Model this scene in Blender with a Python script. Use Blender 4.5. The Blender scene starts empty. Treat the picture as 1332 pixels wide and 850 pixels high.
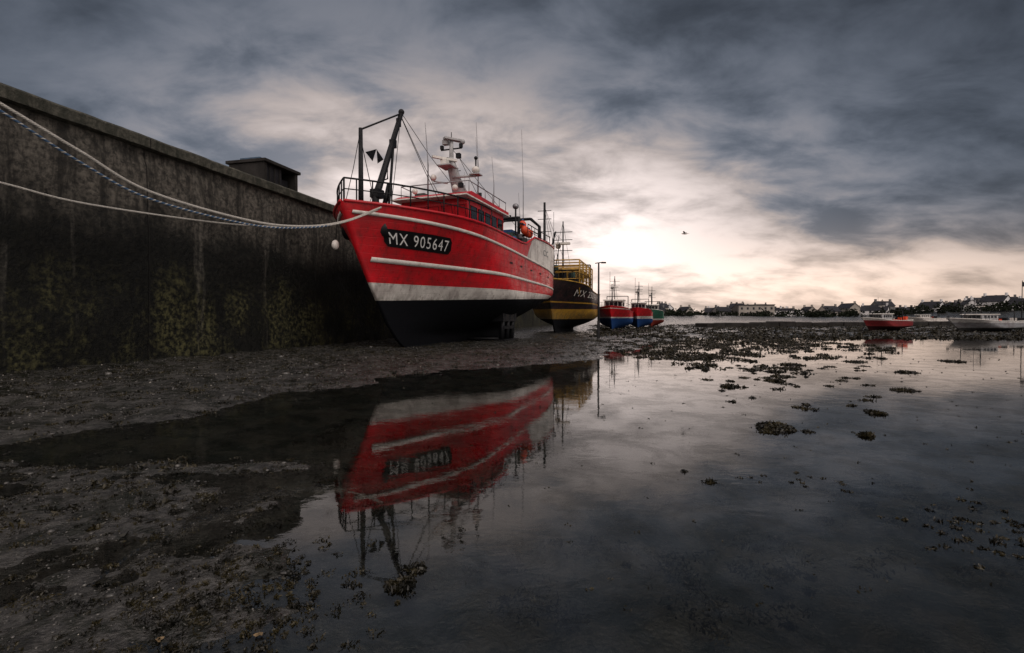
import bpy, math, random, bmesh
import numpy as np
from mathutils import Vector, Matrix
from mathutils.bvhtree import BVHTree
random.seed(7); rng=np.random.default_rng(7)
scene=bpy.context.scene
scene.view_settings.view_transform='Standard'
scene.view_settings.look='None'
scene.view_settings.exposure=0
COL=scene.collection
def lerp(a,b,t): return a+(b-a)*t
def clamp(x,a=0.,b=1.): return max(a,min(b,x))
def sm(x,a,b):
    t=clamp((x-a)/(b-a)); return t*t*(3-2*t)
# ------------------------------------------------------------ node helpers
class NT:
    def __init__(s,tree): s.t=tree; s.n=tree.nodes; s.l=tree.links
    def new(s,typ,**kw):
        n=s.n.new(typ)
        for k,v in kw.items(): setattr(n,k,v)
        return n
    def put(s,sock,v):
        if isinstance(v,bpy.types.NodeSocket): s.l.new(v,sock)
        elif v is not None:
            if isinstance(v,(tuple,list)) and sock.type=='RGBA' and len(v)==3: v=(*v,1)
            sock.default_value=v
    def m(s,op,a,b=None,c=None,cl=False):
        n=s.new('ShaderNodeMath',operation=op,use_clamp=cl)
        s.put(n.inputs[0],a); s.put(n.inputs[1],b)
        if c is not None: s.put(n.inputs[2],c)
        return n.outputs[0]
    def mix(s,f,a,b,mode='MIX'):
        n=s.new('ShaderNodeMix',data_type='RGBA',blend_type=mode)
        s.put(n.inputs[0],f); s.put(n.inputs[6],a); s.put(n.inputs[7],b)
        return n.outputs[2]
    def mr(s,v,a,b,c=0.,d=1.,smooth=True):
        n=s.new('ShaderNodeMapRange',interpolation_type='SMOOTHSTEP' if smooth else 'LINEAR')
        s.put(n.inputs[0],v)
        for i,q in enumerate((a,b,c,d)): s.put(n.inputs[i+1],q)
        return n.outputs[0]
    def noise(s,vec,scale,detail=4,rough=.55,dist=0.):
        n=s.new('ShaderNodeTexNoise')
        s.put(n.inputs['Vector'],vec); n.inputs['Scale'].default_value=scale
        n.inputs['Detail'].default_value=detail; n.inputs['Roughness'].default_value=rough
        n.inputs['Distortion'].default_value=dist
        return n.outputs[0]
    def mapping(s,vec,scale=(1,1,1),loc=(0,0,0)):
        n=s.new('ShaderNodeMapping'); s.put(n.inputs[0],vec)
        n.inputs['Scale'].default_value=scale; n.inputs['Location'].default_value=loc
        return n.outputs[0]
    def bump(s,h,strength=.3,dist=.02,nrm=None):
        n=s.new('ShaderNodeBump'); n.inputs['Strength'].default_value=strength
        n.inputs['Distance'].default_value=dist; s.put(n.inputs['Height'],h)
        if nrm is not None: s.put(n.inputs['Normal'],nrm)
        return n.outputs[0]
def newmat(name):
    m=bpy.data.materials.new(name); m.use_nodes=True
    t=NT(m.node_tree); p=m.node_tree.nodes['Principled BSDF']
    tc=t.new('ShaderNodeTexCoord')
    return m,t,p,tc
def paint(name,col,rough=.45,var=.25,scale=3.,metal=0.,bump=.15,dirt=None,dirtamt=.35,spec=.5):
    m,t,p,tc=newmat(name); o=tc.outputs['Object']
    n=t.noise(o,scale,5,.6); n2=t.noise(o,scale*9,3,.6)
    dark=tuple(c*(1-var) for c in col); lite=tuple(min(1,c*(1+var*.6)) for c in col)
    c=t.mix(t.mr(n,.3,.7),dark,lite)
    if dirt is not None:
        st=t.noise(t.mapping(o,(2.2,2.2,.35)),2.5,5,.65)
        c=t.mix(t.mr(st,.5,.78,0,dirtamt),c,dirt)
    t.put(p.inputs['Base Color'],c)
    t.put(p.inputs['Roughness'],t.mr(n2,.3,.7,max(.05,rough-.1),min(1,rough+.15)))
    p.inputs['Metallic'].default_value=metal
    p.inputs['Specular IOR Level'].default_value=spec
    t.put(p.inputs['Normal'],t.bump(n2,bump,.01))
    return m
# ------------------------------------------------------------ mesh builder
class MB:
    def __init__(s): s.v=[]; s.f=[]; s.m=[]; s.sm=[]
    def add(s,vs,fs,m=0,smooth=False):
        o=len(s.v); s.v+= [tuple(v) for v in vs]
        for f in fs: s.f.append(tuple(i+o for i in f)); s.m.append(m); s.sm.append(smooth)
    def box(s,c,d,m=0,rz=0.,M=None):
        x,y,z=d[0]/2,d[1]/2,d[2]/2
        vs=[Vector((a*x,b*y,e*z)) for e in(-1,1) for b in(-1,1) for a in(-1,1)]
        R=Matrix.Rotation(rz,3,'Z')
        vs=[R@v+Vector(c) for v in vs]
        s.add(vs,[(0,2,3,1),(4,5,7,6),(0,1,5,4),(2,6,7,3),(0,4,6,2),(1,3,7,5)],m)
    def prism(s,prof,y0,y1,m=0,inset=0.):
        n=len(prof)
        vs=[(p[0],y0,p[1]) for p in prof]+[(p[0],y1,p[1]) for p in prof]
        fs=[tuple(range(n)),tuple(reversed(range(n,2*n)))]
        fs+=[(i,i+n,(i+1)%n+n,(i+1)%n) for i in range(n)]
        s.add(vs,fs,m)
    def tube(s,pts,r,m=0,n=8,caps=True):
        pts=[Vector(p) for p in pts]; k=len(pts)
        rs=r if isinstance(r,(list,tuple)) else [r]*k
        vs=[]
        for i,p in enumerate(pts):
            t=(pts[min(i+1,k-1)]-pts[max(i-1,0)]).normalized()
            up=Vector((0,0,1)) if abs(t.z)<.9 else Vector((1,0,0))
            a=t.cross(up).normalized(); b=a.cross(t)
            for j in range(n):
                an=2*math.pi*j/n
                vs.append(p+(a*math.cos(an)+b*math.sin(an))*rs[i])
        fs=[]
        for i in range(k-1):
            for j in range(n):
                fs.append((i*n+j,i*n+(j+1)%n,(i+1)*n+(j+1)%n,(i+1)*n+j))
        if caps: fs+=[tuple(reversed(range(n))),tuple(range((k-1)*n,k*n))]
        s.add(vs,fs,m,True)
    def ball(s,c,r,m=0,sc=(1,1,1),n=12,k=8):
        vs=[];fs=[]
        for i in range(k+1):
            th=math.pi*i/k
            for j in range(n):
                ph=2*math.pi*j/n
                vs.append((c[0]+r*sc[0]*math.sin(th)*math.cos(ph),c[1]+r*sc[1]*math.sin(th)*math.sin(ph),c[2]+r*sc[2]*math.cos(th)))
        for i in range(k):
            for j in range(n): fs.append((i*n+j,(i+1)*n+j,(i+1)*n+(j+1)%n,i*n+(j+1)%n))
        s.add(vs,fs,m,True)
    def build(s,name,mats,parent=None,loc=(0,0,0),rz=0.,bevel=0.):
        me=bpy.data.meshes.new(name); me.from_pydata(s.v,[],s.f)
        for q in mats: me.materials.append(q)
        me.polygons.foreach_set('material_index',s.m)
        me.polygons.foreach_set('use_smooth',s.sm); me.update()
        o=bpy.data.objects.new(name,me); COL.objects.link(o)
        o.location=loc; o.rotation_euler=(0,0,rz)
        if parent: o.parent=parent
        if bevel:
            b=o.modifiers.new('b','BEVEL'); b.width=bevel; b.segments=2; b.limit_method='ANGLE'
        return o
def empty(name,loc,rz):
    e=bpy.data.objects.new(name,None); COL.objects.link(e); e.location=loc; e.rotation_euler=(0,0,rz); return e
# ------------------------------------------------------------ numpy noise & terrain height
def vn(x,y,seed=0):
    xi=np.floor(x); yi=np.floor(y); fx=x-xi; fy=y-yi
    fx=fx*fx*(3-2*fx); fy=fy*fy*(3-2*fy)
    def h(a,b):
        q=np.sin(a*127.1+b*311.7+seed*74.7)*43758.5453
        return q-np.floor(q)
    return (h(xi,yi)*(1-fx)+h(xi+1,yi)*fx)*(1-fy)+(h(xi,yi+1)*(1-fx)+h(xi+1,yi+1)*fx)*fy
def fbm(x,y,o=5,seed=0):
    a=.5;s=0.;t=0.
    for i in range(o):
        c,sn=math.cos(.6*i),math.sin(.6*i)
        s=s+a*vn((x*c-y*sn)*2**i,(x*sn+y*c)*2**i,seed+i); t+=a; a*=.5
    return s/t
BANK=[(-16,-20),(-10,0),(-7,4),(-5.34,5.34),(-4.59,6.56),(-3.84,8.1),(-2.8,10.6),(-1.3,12.6),(1.2,14.4),(3.0,16.5),(4.8,21),(7.5,26),(11,31),(16,34),(30,35),(60,36),(300,38),(3500,40),(3500,3500),(-3500,3500),(-3500,-20)]
FLAT=[(-6.5,4.2),(-4.5,4.5),(-3.15,4.5),(-2.2,4.4),(-1.8,3.85),(-1.65,3.1),(-1.1,2.65),(-1.0,2.35),(-1.25,1.98),(-1.2,1.2),(-.9,.2),(-1.5,-3),(-8,-4),(-9,2)]
def sdist(x,y,poly):
    d=np.full(x.shape,1e9); ins=np.zeros(x.shape,bool); n=len(poly)
    for i in range(n):
        ax,ay=poly[i]; bx,by=poly[(i+1)%n]
        ex,ey=bx-ax,by-ay
        t=np.clip(((x-ax)*ex+(y-ay)*ey)/(ex*ex+ey*ey),0,1)
        d=np.minimum(d,(x-ax-t*ex)**2+(y-ay-t*ey)**2)
        c=((ay>y)!=(by>y))
        if ay!=by: ins^= c&(x<(bx-ax)*(y-ay)/(by-ay)+ax)
    d=np.sqrt(d); return np.where(ins,d,-d)
def height(x,y):
    x=np.asarray(x,float); y=np.asarray(y,float)
    wx=x+(fbm(x*.8,y*.8,4,3)-.5)*1.4; wy=y+(fbm(x*.8,y*.8,4,9)-.5)*1.4
    r=np.hypot(x,y)
    d=sdist(wx,wy,BANK)
    far=np.clip((x-6)/8,0,1)
    zb=np.where(d>0,(.12-.04*far)*(1-np.exp(-d/1.8)),-.12*(1-np.exp(d/1.2)))
    amp=.03+.06*np.clip((d+1)/3,0,1)
    zb=zb+(fbm(x*1.3,y*1.3,6,21)-.5)*amp*2*(1+far*.9)
    d2=sdist(x+(fbm(x*2.2,y*2.2,4,31)-.5)*.9,y+(fbm(x*2.2,y*2.2,4,37)-.5)*.9,FLAT)
    zf=np.where(d2>0,.008*(1-np.exp(-d2/.35)),-.10*(1-np.exp(d2/.6)))+(fbm(x*1.5+3,y*2.2,6,41)-.5)*.10+(fbm(x*14,y*14,3,43)-.5)*.014
    z=np.maximum(zb,zf)
    z=z+(fbm(x*7,y*7,3,51)-.5)*.022*(r<60)
    t=np.clip((r-210)/110,0,1); t=t*t*(3-2*t)
    az=np.arctan2(x,y)
    z=z+t*(1.2+4.8*np.clip((az-.66)/.12,0,1)*fbm(x*.01,y*.01,3,5)*1.5+2.2*fbm(x*.02,y*.02,3,8))
    return z
def H(x,y): return float(height(np.array([x]),np.array([y]))[0])
# ground sheet
fine=np.radians(np.linspace(-58,58,760)); rest=np.radians(np.linspace(58,302,110))[1:-1]
th=np.concatenate([fine,rest]); nt=len(th)
rr=np.concatenate([[.4],np.exp(np.linspace(math.log(.7),math.log(3200),500))]); nr=len(rr)
R,T=np.meshgrid(rr,th,indexing='ij')
X=(R*np.sin(T)).ravel(); Y=(R*np.cos(T)).ravel(); Z=height(X,Y)
vs=np.stack([X,Y,Z],1)
i,j=np.meshgrid(np.arange(nr-1),np.arange(nt),indexing='ij'); j2=(j+1)%nt
q=np.stack([i*nt+j,i*nt+j2,(i+1)*nt+j2,(i+1)*nt+j],-1).reshape(-1,4)[:,::-1]
vs=np.vstack([vs,[[0,0,H(0,0)]]]); c=len(vs)-1
def npmesh(name,vs,quads,mat,smooth=True,tris=None):
    me=bpy.data.meshes.new(name)
    nq=len(quads); ntri=0 if tris is None else len(tris)
    me.vertices.add(len(vs)); me.vertices.foreach_set('co',np.asarray(vs,np.float32).ravel())
    loops=np.asarray(quads,np.int32).ravel()
    if ntri: loops=np.concatenate([loops,np.asarray(tris,np.int32).ravel()])
    me.loops.add(len(loops)); me.loops.foreach_set('vertex_index',loops)
    me.polygons.add(nq+ntri)
    st=np.concatenate([np.arange(nq)*4,nq*4+np.arange(ntri)*3]).astype(np.int32)
    me.polygons.foreach_set('loop_start',st)
    me.polygons.foreach_set('use_smooth',np.full(nq+ntri,smooth))
    me.update(calc_edges=True); me.validate()
    me.materials.append(mat)
    o=bpy.data.objects.new(name,me); COL.objects.link(o); return o
# ground material
m,t,p,tc=newmat('wet_mud'); o=tc.outputs['Object']
sp=t.new('ShaderNodeSeparateXYZ'); t.put(sp.inputs[0],o)
n1=t.noise(o,.9,6,.65); n2=t.noise(o,9,6,.7); n3=t.noise(o,45,4,.65)
vor=t.new('ShaderNodeTexVoronoi'); t.put(vor.inputs['Vector'],o); vor.inputs['Scale'].default_value=38
c1=t.mix(t.mr(n1,.38,.62),(.013,.013,.0125),(.060,.058,.054))
c2=t.mix(t.mr(n2,.38,.66),(.007,.007,.006),(.092,.089,.082))
cc=t.mix(.55,c1,c2)
cc=t.mix(t.mr(n3,.62,.72,0,.5),cc,(.16,.155,.145))
weed=t.noise(o,2.3,7,.78,.6)
cc=t.mix(t.mr(weed,.49,.57,0,.9),cc,(.007,.008,.004))
under=t.mr(sp.outputs[2],-.05,.0,1,0)
ub=t.mix(t.mr(weed,.42,.56),(.060,.058,.042),(.012,.019,.013))
cc=t.mix(t.m('MULTIPLY',under,.7),cc,ub)
t.put(p.inputs['Base Color'],cc)
t.put(p.inputs['Roughness'],t.mr(t.noise(o,3.5,5,.7),.40,.60,.10,.44))
hsum=t.m('ADD',t.m('MULTIPLY',n2,.9),t.m('ADD',t.m('MULTIPLY',n3,.5),t.m('MULTIPLY',vor.outputs[0],-.25)))
t.put(p.inputs['Normal'],t.bump(hsum,.8,.028))
MUD=m
npmesh('ground',vs,q,MUD,True,np.array([[c,(k+1)%nt,k] for k in range(nt)]))
# water
m=bpy.data.materials.new('water'); m.use_nodes=True; t=NT(m.node_tree); t.n.clear()
out=t.new('ShaderNodeOutputMaterial'); tc=t.new('ShaderNodeTexCoord'); o=tc.outputs['Object']
w=t.noise(t.mapping(o,(1,1.7,1)),4.5,3,.55,.4); w2=t.noise(o,.6,3,.5)
nb=t.bump(t.m('MULTIPLY',w,t.mr(w2,.38,.66,.12,1)),.10,.016)
fr=t.new('ShaderNodeFresnel'); fr.inputs[0].default_value=1.80; t.put(fr.inputs['Normal'],nb)
gl=t.new('ShaderNodeBsdfGlossy'); gl.inputs['Roughness'].default_value=.028; t.put(gl.inputs['Normal'],nb)
tr=t.new('ShaderNodeBsdfTransparent'); tr.inputs[0].default_value=(.80,.82,.80,1)
film=t.mr(t.noise(o,1.6,7,.74,.5),.44,.60,1.,.74)
mx=t.new('ShaderNodeMixShader'); t.put(mx.inputs[0],t.m('MULTIPLY',fr.outputs[0],film)); t.l.new(tr.outputs[0],mx.inputs[1]); t.l.new(gl.outputs[0],mx.inputs[2])
t.l.new(mx.outputs[0],out.inputs[0])
mb=MB(); mb.add([(-400,-400,0),(400,-400,0),(400,400,0),(-400,400,0)],[(0,1,2,3)]); mb.build('water',[m])
# ------------------------------------------------------------ quay wall
m,t,p,tc=newmat('quay_concrete'); o=tc.outputs['Object']
sp=t.new('ShaderNodeSeparateXYZ'); t.put(sp.inputs[0],o)
n1=t.noise(o,.45,7,.65); n2=t.noise(t.mapping(o,(1.6,1.6,.22)),1.6,7,.7); n3=t.noise(o,7,6,.7)
zz=t.m('ADD',sp.outputs[2],t.m('MULTIPLY',t.m('SUBTRACT',n1,.5),3.2))
top=t.mix(t.mr(n3,.35,.65),(.028,.026,.022),(.135,.122,.102))
top=t.mix(t.mr(n2,.44,.62,0,.82),top,(.013,.0125,.011))
blk=t.mix(t.mr(n3,.4,.7),(.0025,.003,.0025),(.011,.011,.009))
moss=t.mix(t.mr(n3,.40,.60),(.007,.008,.004),(.075,.072,.032))
mo=t.m('MULTIPLY',t.mr(t.noise(t.mapping(o,(1,1,.6)),.7,8,.78),.42,.60),t.mr(zz,1.4,3.0,1,0))
mo=t.m('MULTIPLY',mo,t.mr(t.noise(o,3.5,5,.7),.36,.6,.2,1))
low=t.mix(mo,blk,moss)
cc=t.mix(t.mr(zz,3.2,4.8),low,top)
strk=t.noise(t.mapping(o,(1.1,1.1,.05)),1.3,4,.6)
cc=t.mix(t.m('MULTIPLY',t.mr(strk,.60,.72,0,.6),t.mr(n3,.4,.6,.3,1)),cc,(.14,.13,.11))
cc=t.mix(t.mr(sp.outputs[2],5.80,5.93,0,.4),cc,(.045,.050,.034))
jx=t.m('ABSOLUTE',t.m('SUBTRACT',t.m('FRACT',t.m('DIVIDE',sp.outputs[0],7.5)),.5))
jl=t.mr(jx,.0,.004,1,0)
cc=t.mix(t.m('MULTIPLY',jl,.35),cc,(.004,.004,.004))
t.put(p.inputs['Base Color'],cc)
t.put(p.inputs['Roughness'],t.mr(n3,.3,.7,.55,.95))
p.inputs['Specular IOR Level'].default_value=.2
t.put(p.inputs['Normal'],t.bump(t.m('SUBTRACT',t.m('ADD',n3,t.m('MULTIPLY',n1,2)),jl),.8,.06))
QC=m
PHI=math.radians(76)
quay=empty('quay_wall',(-12.71,3.17,0),PHI)
mb=MB()
xs=np.linspace(-40,110,401); zs_=np.linspace(-1,5.9,30)
V=[];F=[]
for a in xs:
    for b in zs_:
        V.append((a,float((fbm(np.array(a*.7),np.array(b*.9),5,61)-.5)*.2)+ (0.05 if b>5.6 else 0),b))
nz=len(zs_)
for a in range(len(xs)-1):
    for b in range(nz-1): F.append((a*nz+b,(a+1)*nz+b,(a+1)*nz+b+1,a*nz+b+1))
mb.add(V,F,0,True)
mb.box((35,4.3,2.4),(150,8.0,6.9),0)
mb.build('wall_body',[QC],quay)
mb=MB()
xs2=np.linspace(-40,110,901); V=[];F=[]
for a in xs2:
    w1=float(fbm(np.array(a*1.8),np.array(0.3),5,71)-.5)*.07; w2=float(fbm(np.array(a*2.3),np.array(5.3),5,73)-.5)*.08
    for y_,z_ in((-.0,5.88),(-.13+w1,5.91+w2*.5),(-.14+w1,6.16+w2*.4),(-.09+w1,6.215+w2*.5),(.62,6.22),(.62,6.0)): V.append((a,y_,z_))
for a in range(len(xs2)-1):
    for b in range(5): F.append((a*6+b,(a+1)*6+b,(a+1)*6+b+1,a*6+b+1))
mb.add(V,F,0,False)
mb.build('coping',[QC],quay)
# shelter on quay
mb=MB()
HC=paint('hut_concrete',(.025,.023,.021),.85,.4,2,spec=.2)
DK=paint('dark_metal',(.012,.012,.014),.5,.3,4,spec=.3)
hx,hy=17.6,1.5; b0=6.22
mb.box((hx,hy,b0+.06),(2.0,1.7,.12),0)
mb.box((hx-.9,hy,b0+.55),(.16,1.6,.86),0); mb.box((hx+.9,hy,b0+.55),(.16,1.6,.86),0)
mb.box((hx,hy+.7,b0+.55),(1.64,.16,.86),0); mb.box((hx,hy,b0+1.04),(2.1,1.8,.12),0)
mb.box((hx-.35,hy-.66,b0+.55),(.9,.1,.84),1); mb.box((hx-.2,hy,b0+1.17),(1.2,.9,.14),2)
for k in range(3): mb.box((hx-.6+k*.28,hy-.73,b0+.55),(.04,.03,.78),0)
mb.box((hx+.55,hy-.3,b0+.4),(.4,.4,.55),1)
o_=mb.build('quay_shelter',[HC,DK,paint('blue_tarp',(.03,.07,.12),.6,.3,4)],None,bevel=.015); o_.location=(-12.71,3.17,0); o_.rotation_euler=(0,0,PHI)
mb=MB()
mb.tube([(0,0,0),(0,0,.35),(0,0,.42),(0,0,.5)],[.16,.13,.22,.18],0,14)
mb.build('mooring_bollard',[DK],None,(-11.55,9.2,6.22))
# ------------------------------------------------------------ hull generator (base: 17 m trawler)
def itp(tab,x):
    if x<=tab[0][0]: return tab[0][1]
    for (a,b),(c_,d) in zip(tab,tab[1:]):
        if x<=c_: return lerp(b,d,(x-a)/(c_-a))
    return tab[-1][1]
STEM=[(0,3.9),(.35,3.3),(1.,2.6),(2.4,1.55),(3.5,.80),(4.4,.30),(5.1,0.)]
STERN=[(0,14.6),(.6,14.9),(1.3,15.7),(2.0,16.7),(2.6,17.1),(6,17.35)]
L=17.
def hull_fn(shelter,halfb=2.9):
    if shelter: SH=[(0,5.16),(2,5.09),(6,5.03),(9.4,4.95),(10.2,4.98),(11.6,5.5),(17,5.6)]
    else: SH=[(0,5.1),(3,4.75),(7,4.2),(12,4.05),(17,4.35)]
    def sheer(s): return itp(SH,s)
    def pt(f,v):
        g=f**1.25; zs=sheer(g*L); zk=0.0
        z=zk+(zs-zk)*v
        s0=itp(STEM,z); s1=itp(STERN,z)
        s=s0+(s1-s0)*g
        ent=lerp(8.5,5.6,sm(v,.1,1)); q=clamp((s-s0)/ent)
        b=1-(1-q)**lerp(1.6,2.25,sm(v,.3,1))
        lo=lerp(.06,.84,sm(v,.22,.5)); q2=clamp((s1-s)/4.5)
        b*=lo+(1-lo)*(1-(1-q2)**2.2)
        w=clamp((v-.12)/.36); mid=.045+.955*math.sin(w*math.pi/2)**.8
        w2=clamp((v-.03)/.97); bow=.04+.96*w2**.85
        b*=lerp(bow,mid,sm(s,2.0,8.5))
        return (s,b*halfb+.06,z)
    return pt,sheer
def lin_band(t,sp,z0,k):
    return t.m('GREATER_THAN',t.m('SUBTRACT',sp.outputs[2],t.m('MULTIPLY',sp.outputs[0],k)),z0)
def hull_mat(name,bottom,layers,extra=None,scl=(1,1,1)):
    m,t,p,tc=newmat(name)
    o=t.mapping(tc.outputs['Object'],(1/scl[0],1/scl[1],1/scl[2]))
    sp=t.new('ShaderNodeSeparateXYZ'); t.put(sp.inputs[0],o)
    c=bottom
    for z0,k,col in layers: c=t.mix(lin_band(t,sp,z0,k),c,col)
    if extra: c=extra(t,sp,c)
    up=lin_band(t,sp,layers[0][0],layers[0][1])
    st=t.noise(t.mapping(o,(3.0,3.0,.5)),1.6,6,.68)
    c=t.mix(t.m('MULTIPLY',t.mr(st,.48,.72,0,.5),up),c,(.035,.016,.012))
    n=t.noise(o,1.2,5,.6); c=t.mix(t.m('MULTIPLY',t.mr(n,.35,.68,.0,.42),up),c,(.06,.02,.02))
    rs=t.noise(t.mapping(o,(4.5,4.5,.25)),2.3,5,.6)
    c=t.mix(t.m('MULTIPLY',t.mr(rs,.60,.72,0,.65),up),c,(.10,.04,.022))
    sc=t.noise(t.mapping(o,(.6,.6,7)),3,5,.7)
    c=t.mix(t.m('MULTIPLY',t.mr(sc,.66,.72,0,.3),up),c,(.25,.22,.2))
    gr=t.m('MULTIPLY',t.mr(sp.outputs[2],1.7,2.5,1,0),t.mr(t.noise(t.mapping(o,(2,2,.6)),3,5,.7),.4,.6))
    c=t.mix(t.m('MULTIPLY',t.m('MULTIPLY',gr,up),.7),c,(.05,.055,.035))
    t.put(p.inputs['Base Color'],c)
    t.put(p.inputs['Roughness'],t.m('ADD',t.mr(t.noise(o,5,4,.6),.3,.7,.26,.5),t.m('MULTIPLY',t.m('SUBTRACT',1.,up),.4)))
    t.put(p.inputs['Specular IOR Level'],t.mr(up,0,1,.08,.5))
    pl=t.m('ABSOLUTE',t.m('SUBTRACT',t.m('FRACT',t.m('MULTIPLY',sp.outputs[2],3.8)),.5))
    pl=t.mr(pl,0,.06,0,1)
    t.put(p.inputs['Normal'],t.bump(t.m('ADD',t.m('MULTIPLY',pl,.25),t.m('ADD',t.noise(o,1.0,3,.5),t.m('MULTIPLY',t.noise(o,26,3,.6),.06))),.45,.035))
    return m
def build_hull(root,scl,shelter,hmat,railmat,deckmat,halfb=2.9):
    pt,sheer=hull_fn(shelter,halfb); nf,nv=72,36
    V=[];F=[]
    S=Vector(scl)
    for sd in(-1,1):
        off=len(V)
        for a in range(nf+1):
            for b in range(nv+1):
                s,y,z=pt(a/nf,b/nv)
                V.append((s*S.x,sd*y*S.y,z*S.z))
        for a in range(nf):
            for b in range(nv):
                i0=off+a*(nv+1)+b; f=(i0,i0+nv+1,i0+nv+2,i0+1)
                F.append(f if sd<0 else f[::-1])
    n1=(nf+1)*(nv+1)
    for b in range(nv):
        e=nf*(nv+1)+b; F.append((e,e+n1,e+n1+1,e+1)); F.append((b+1,b+n1+1,b+n1,b))
    for a in range(nf):
        e=a*(nv+1); F.append((e,e+n1,e+n1+nv+1,e+nv+1))
    mb=MB(); mb.add(V,F,0,True)
    hull=mb.build('hull',[hmat],root)
    bvh=BVHTree.FromPolygons([Vector(v) for v in V],F)
    mb=MB(); dv=[];
    for a in range(nf+1):
        f=a/nf; zs=pt(f,1)[2]; dz=1.0 if not shelter else .85
        if shelter and zs>5.2: dz=1.2
        v=(zs-dz)/zs; s,y,z=pt(f,v); s2,y2,z2=pt(f,1.)
        yi=max(.02,y-.1); yt=max(.02,y2-.1); si=s+(.12 if a<3 else 0)
        for sd in(-1,1): dv+=[(si*S.x,sd*yi*S.y,z*S.z),((s2+(.12 if a<3 else 0))*S.x,sd*yt*S.y,z2*S.z),(s2*S.x,sd*y2*S.y,z2*S.z)]
    fs=[];ms=[]
    for a in range(nf):
        i=a*6; j=i+6
        fs.append((i,j,j+3,i+3)); ms.append(1)
        for k,kk in((0,1),(1,2),(3,4),(4,5)): fs.append((i+k,i+kk,j+kk,j+k)); ms.append(0)
    mb.add(dv,fs,0,False); mb.m=ms
    mb.build('deck_and_bulwark',[railmat,deckmat],root)
    mb=MB()
    for sd in(-1,1):
        mb.tube([(pt(a/nf,1)[0]*S.x,sd*pt(a/nf,1)[1]*S.y,pt(a/nf,1)[2]*S.z+.01) for a in range(nf+1)],.055*max(S.z,.5),0,6)
    mb.build('cap_rail',[railmat],root)
    return pt,sheer,bvh,hull
def on_hull(bvh,s,z,off):
    h=bvh.ray_cast(Vector((s,-12,z)),Vector((0,1,0)))
    if h[0] is None: return None
    n=h[1]; n=n if n.y<0 else -n
    return h[0]+n*off
def strip(bvh,s0,s1,zlo,zhi,off,n=60,both=True):
    V=[];F=[]
    for i in range(n+1):
        s=lerp(s0,s1,i/n); P=[]
        for z,o_ in((zlo(s),0),(zlo(s)+.01,off),((zhi(s)+zlo(s))/2,off),(zhi(s)-.01,off),(zhi(s),0)):
            P.append(on_hull(bvh,s,z,o_))
        if None in P: continue
        V+=P
    k=len(V)//5
    for i in range(k-1):
        for j in range(4): F.append((i*5+j,(i+1)*5+j,(i+1)*5+j+1,i*5+j+1))
    mb=MB(); mb.add(V,F,0,True)
    if both: mb.add([(v[0],-v[1],v[2]) for v in V],[f[::-1] for f in F],0,True)
    return mb
def hull_text(bvh,txt,s0,z0,wid,hgt,off,mat,root,name='registration_letters',slope=0.,bold=.03,skew=0.):
    cu=bpy.data.curves.new('t','FONT'); cu.body=txt; cu.offset=bold; cu.space_character=1.18; cu.resolution_u=3
    ob=bpy.data.objects.new('t',cu); COL.objects.link(ob)
    dg=bpy.context.evaluated_depsgraph_get(); me=bpy.data.meshes.new_from_object(ob.evaluated_get(dg))
    bpy.data.objects.remove(ob)
    bm=bmesh.new(); bm.from_mesh(me); bmesh.ops.triangulate(bm,faces=bm.faces[:])
    for it in range(3):
        e=[q for q in bm.edges if q.calc_length()>.12]
        if not e: break
        bmesh.ops.subdivide_edges(bm,edges=e,cuts=1); bmesh.ops.triangulate(bm,faces=bm.faces[:])
    bm.to_mesh(me); bm.free()
    xs=[v.co.x for v in me.vertices]; ys=[v.co.y for v in me.vertices]
    x0,x1,y0,y1=min(xs),max(xs),min(ys),max(ys)
    for v in me.vertices:
        u=(v.co.x-x0)/(x1-x0); w_=(v.co.y-y0)/(y1-y0); s=s0+u*wid
        P=on_hull(bvh,s+skew*(.5-w_)*hgt,z0+w_*hgt+slope*(s-s0),off)
        if P: v.co=P
    me.materials.clear(); me.materials.append(mat)
    o=bpy.data.objects.new(name,me); COL.objects.link(o); o.parent=root; return o
# common mats
RED=(.58,.006,.014); WHITE=(.66,.63,.58); BLACK=(.005,.0055,.007)
MRED=paint('red_paint',(.48,.006,.014),.35,.25,2,dirt=(.05,.02,.015),dirtamt=.6)
MWHITE=paint('white_paint',WHITE,.4,.15,2,dirt=(.22,.15,.1),dirtamt=.6)
MGREY=paint('grey_mast_paint',(.36,.36,.36),.45,.25,3,dirt=(.10,.06,.04),dirtamt=.7)
MBLK=paint('black_paint',BLACK,.5,.3,3,spec=.25)
MSTEEL=paint('galvanised_steel',(.22,.22,.23),.4,.3,6,metal=.6)
MDECK=paint('deck_paint',(.05,.055,.05),.7,.4,2)
MORANGE=paint('orange_buoy',(.65,.07,.02),.45,.25,4)
MBLUE=paint('blue_plastic',(.02,.08,.22),.5,.3,4)
MYEL=paint('yellow_paint',(.36,.20,.02),.5,.35,2,dirt=(.08,.03,.012),dirtamt=.9)
MROPE=paint('white_rope',(.42,.40,.36),.85,.3,30,bump=.6)
MBROPE=paint('blue_rope',(.04,.09,.17),.85,.3,30,bump=.6)
MNET=paint('net_green',(.03,.06,.05),.9,.5,12,bump=.8)
m,t,p,tc=newmat('window_glass'); p.inputs['Base Color'].default_value=(.015,.018,.022,1); p.inputs['Roughness'].default_value=.06
t.put(p.inputs['Normal'],t.bump(t.noise(tc.outputs['Object'],3,2,.5),.05,.02)); MGLASS=m
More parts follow.
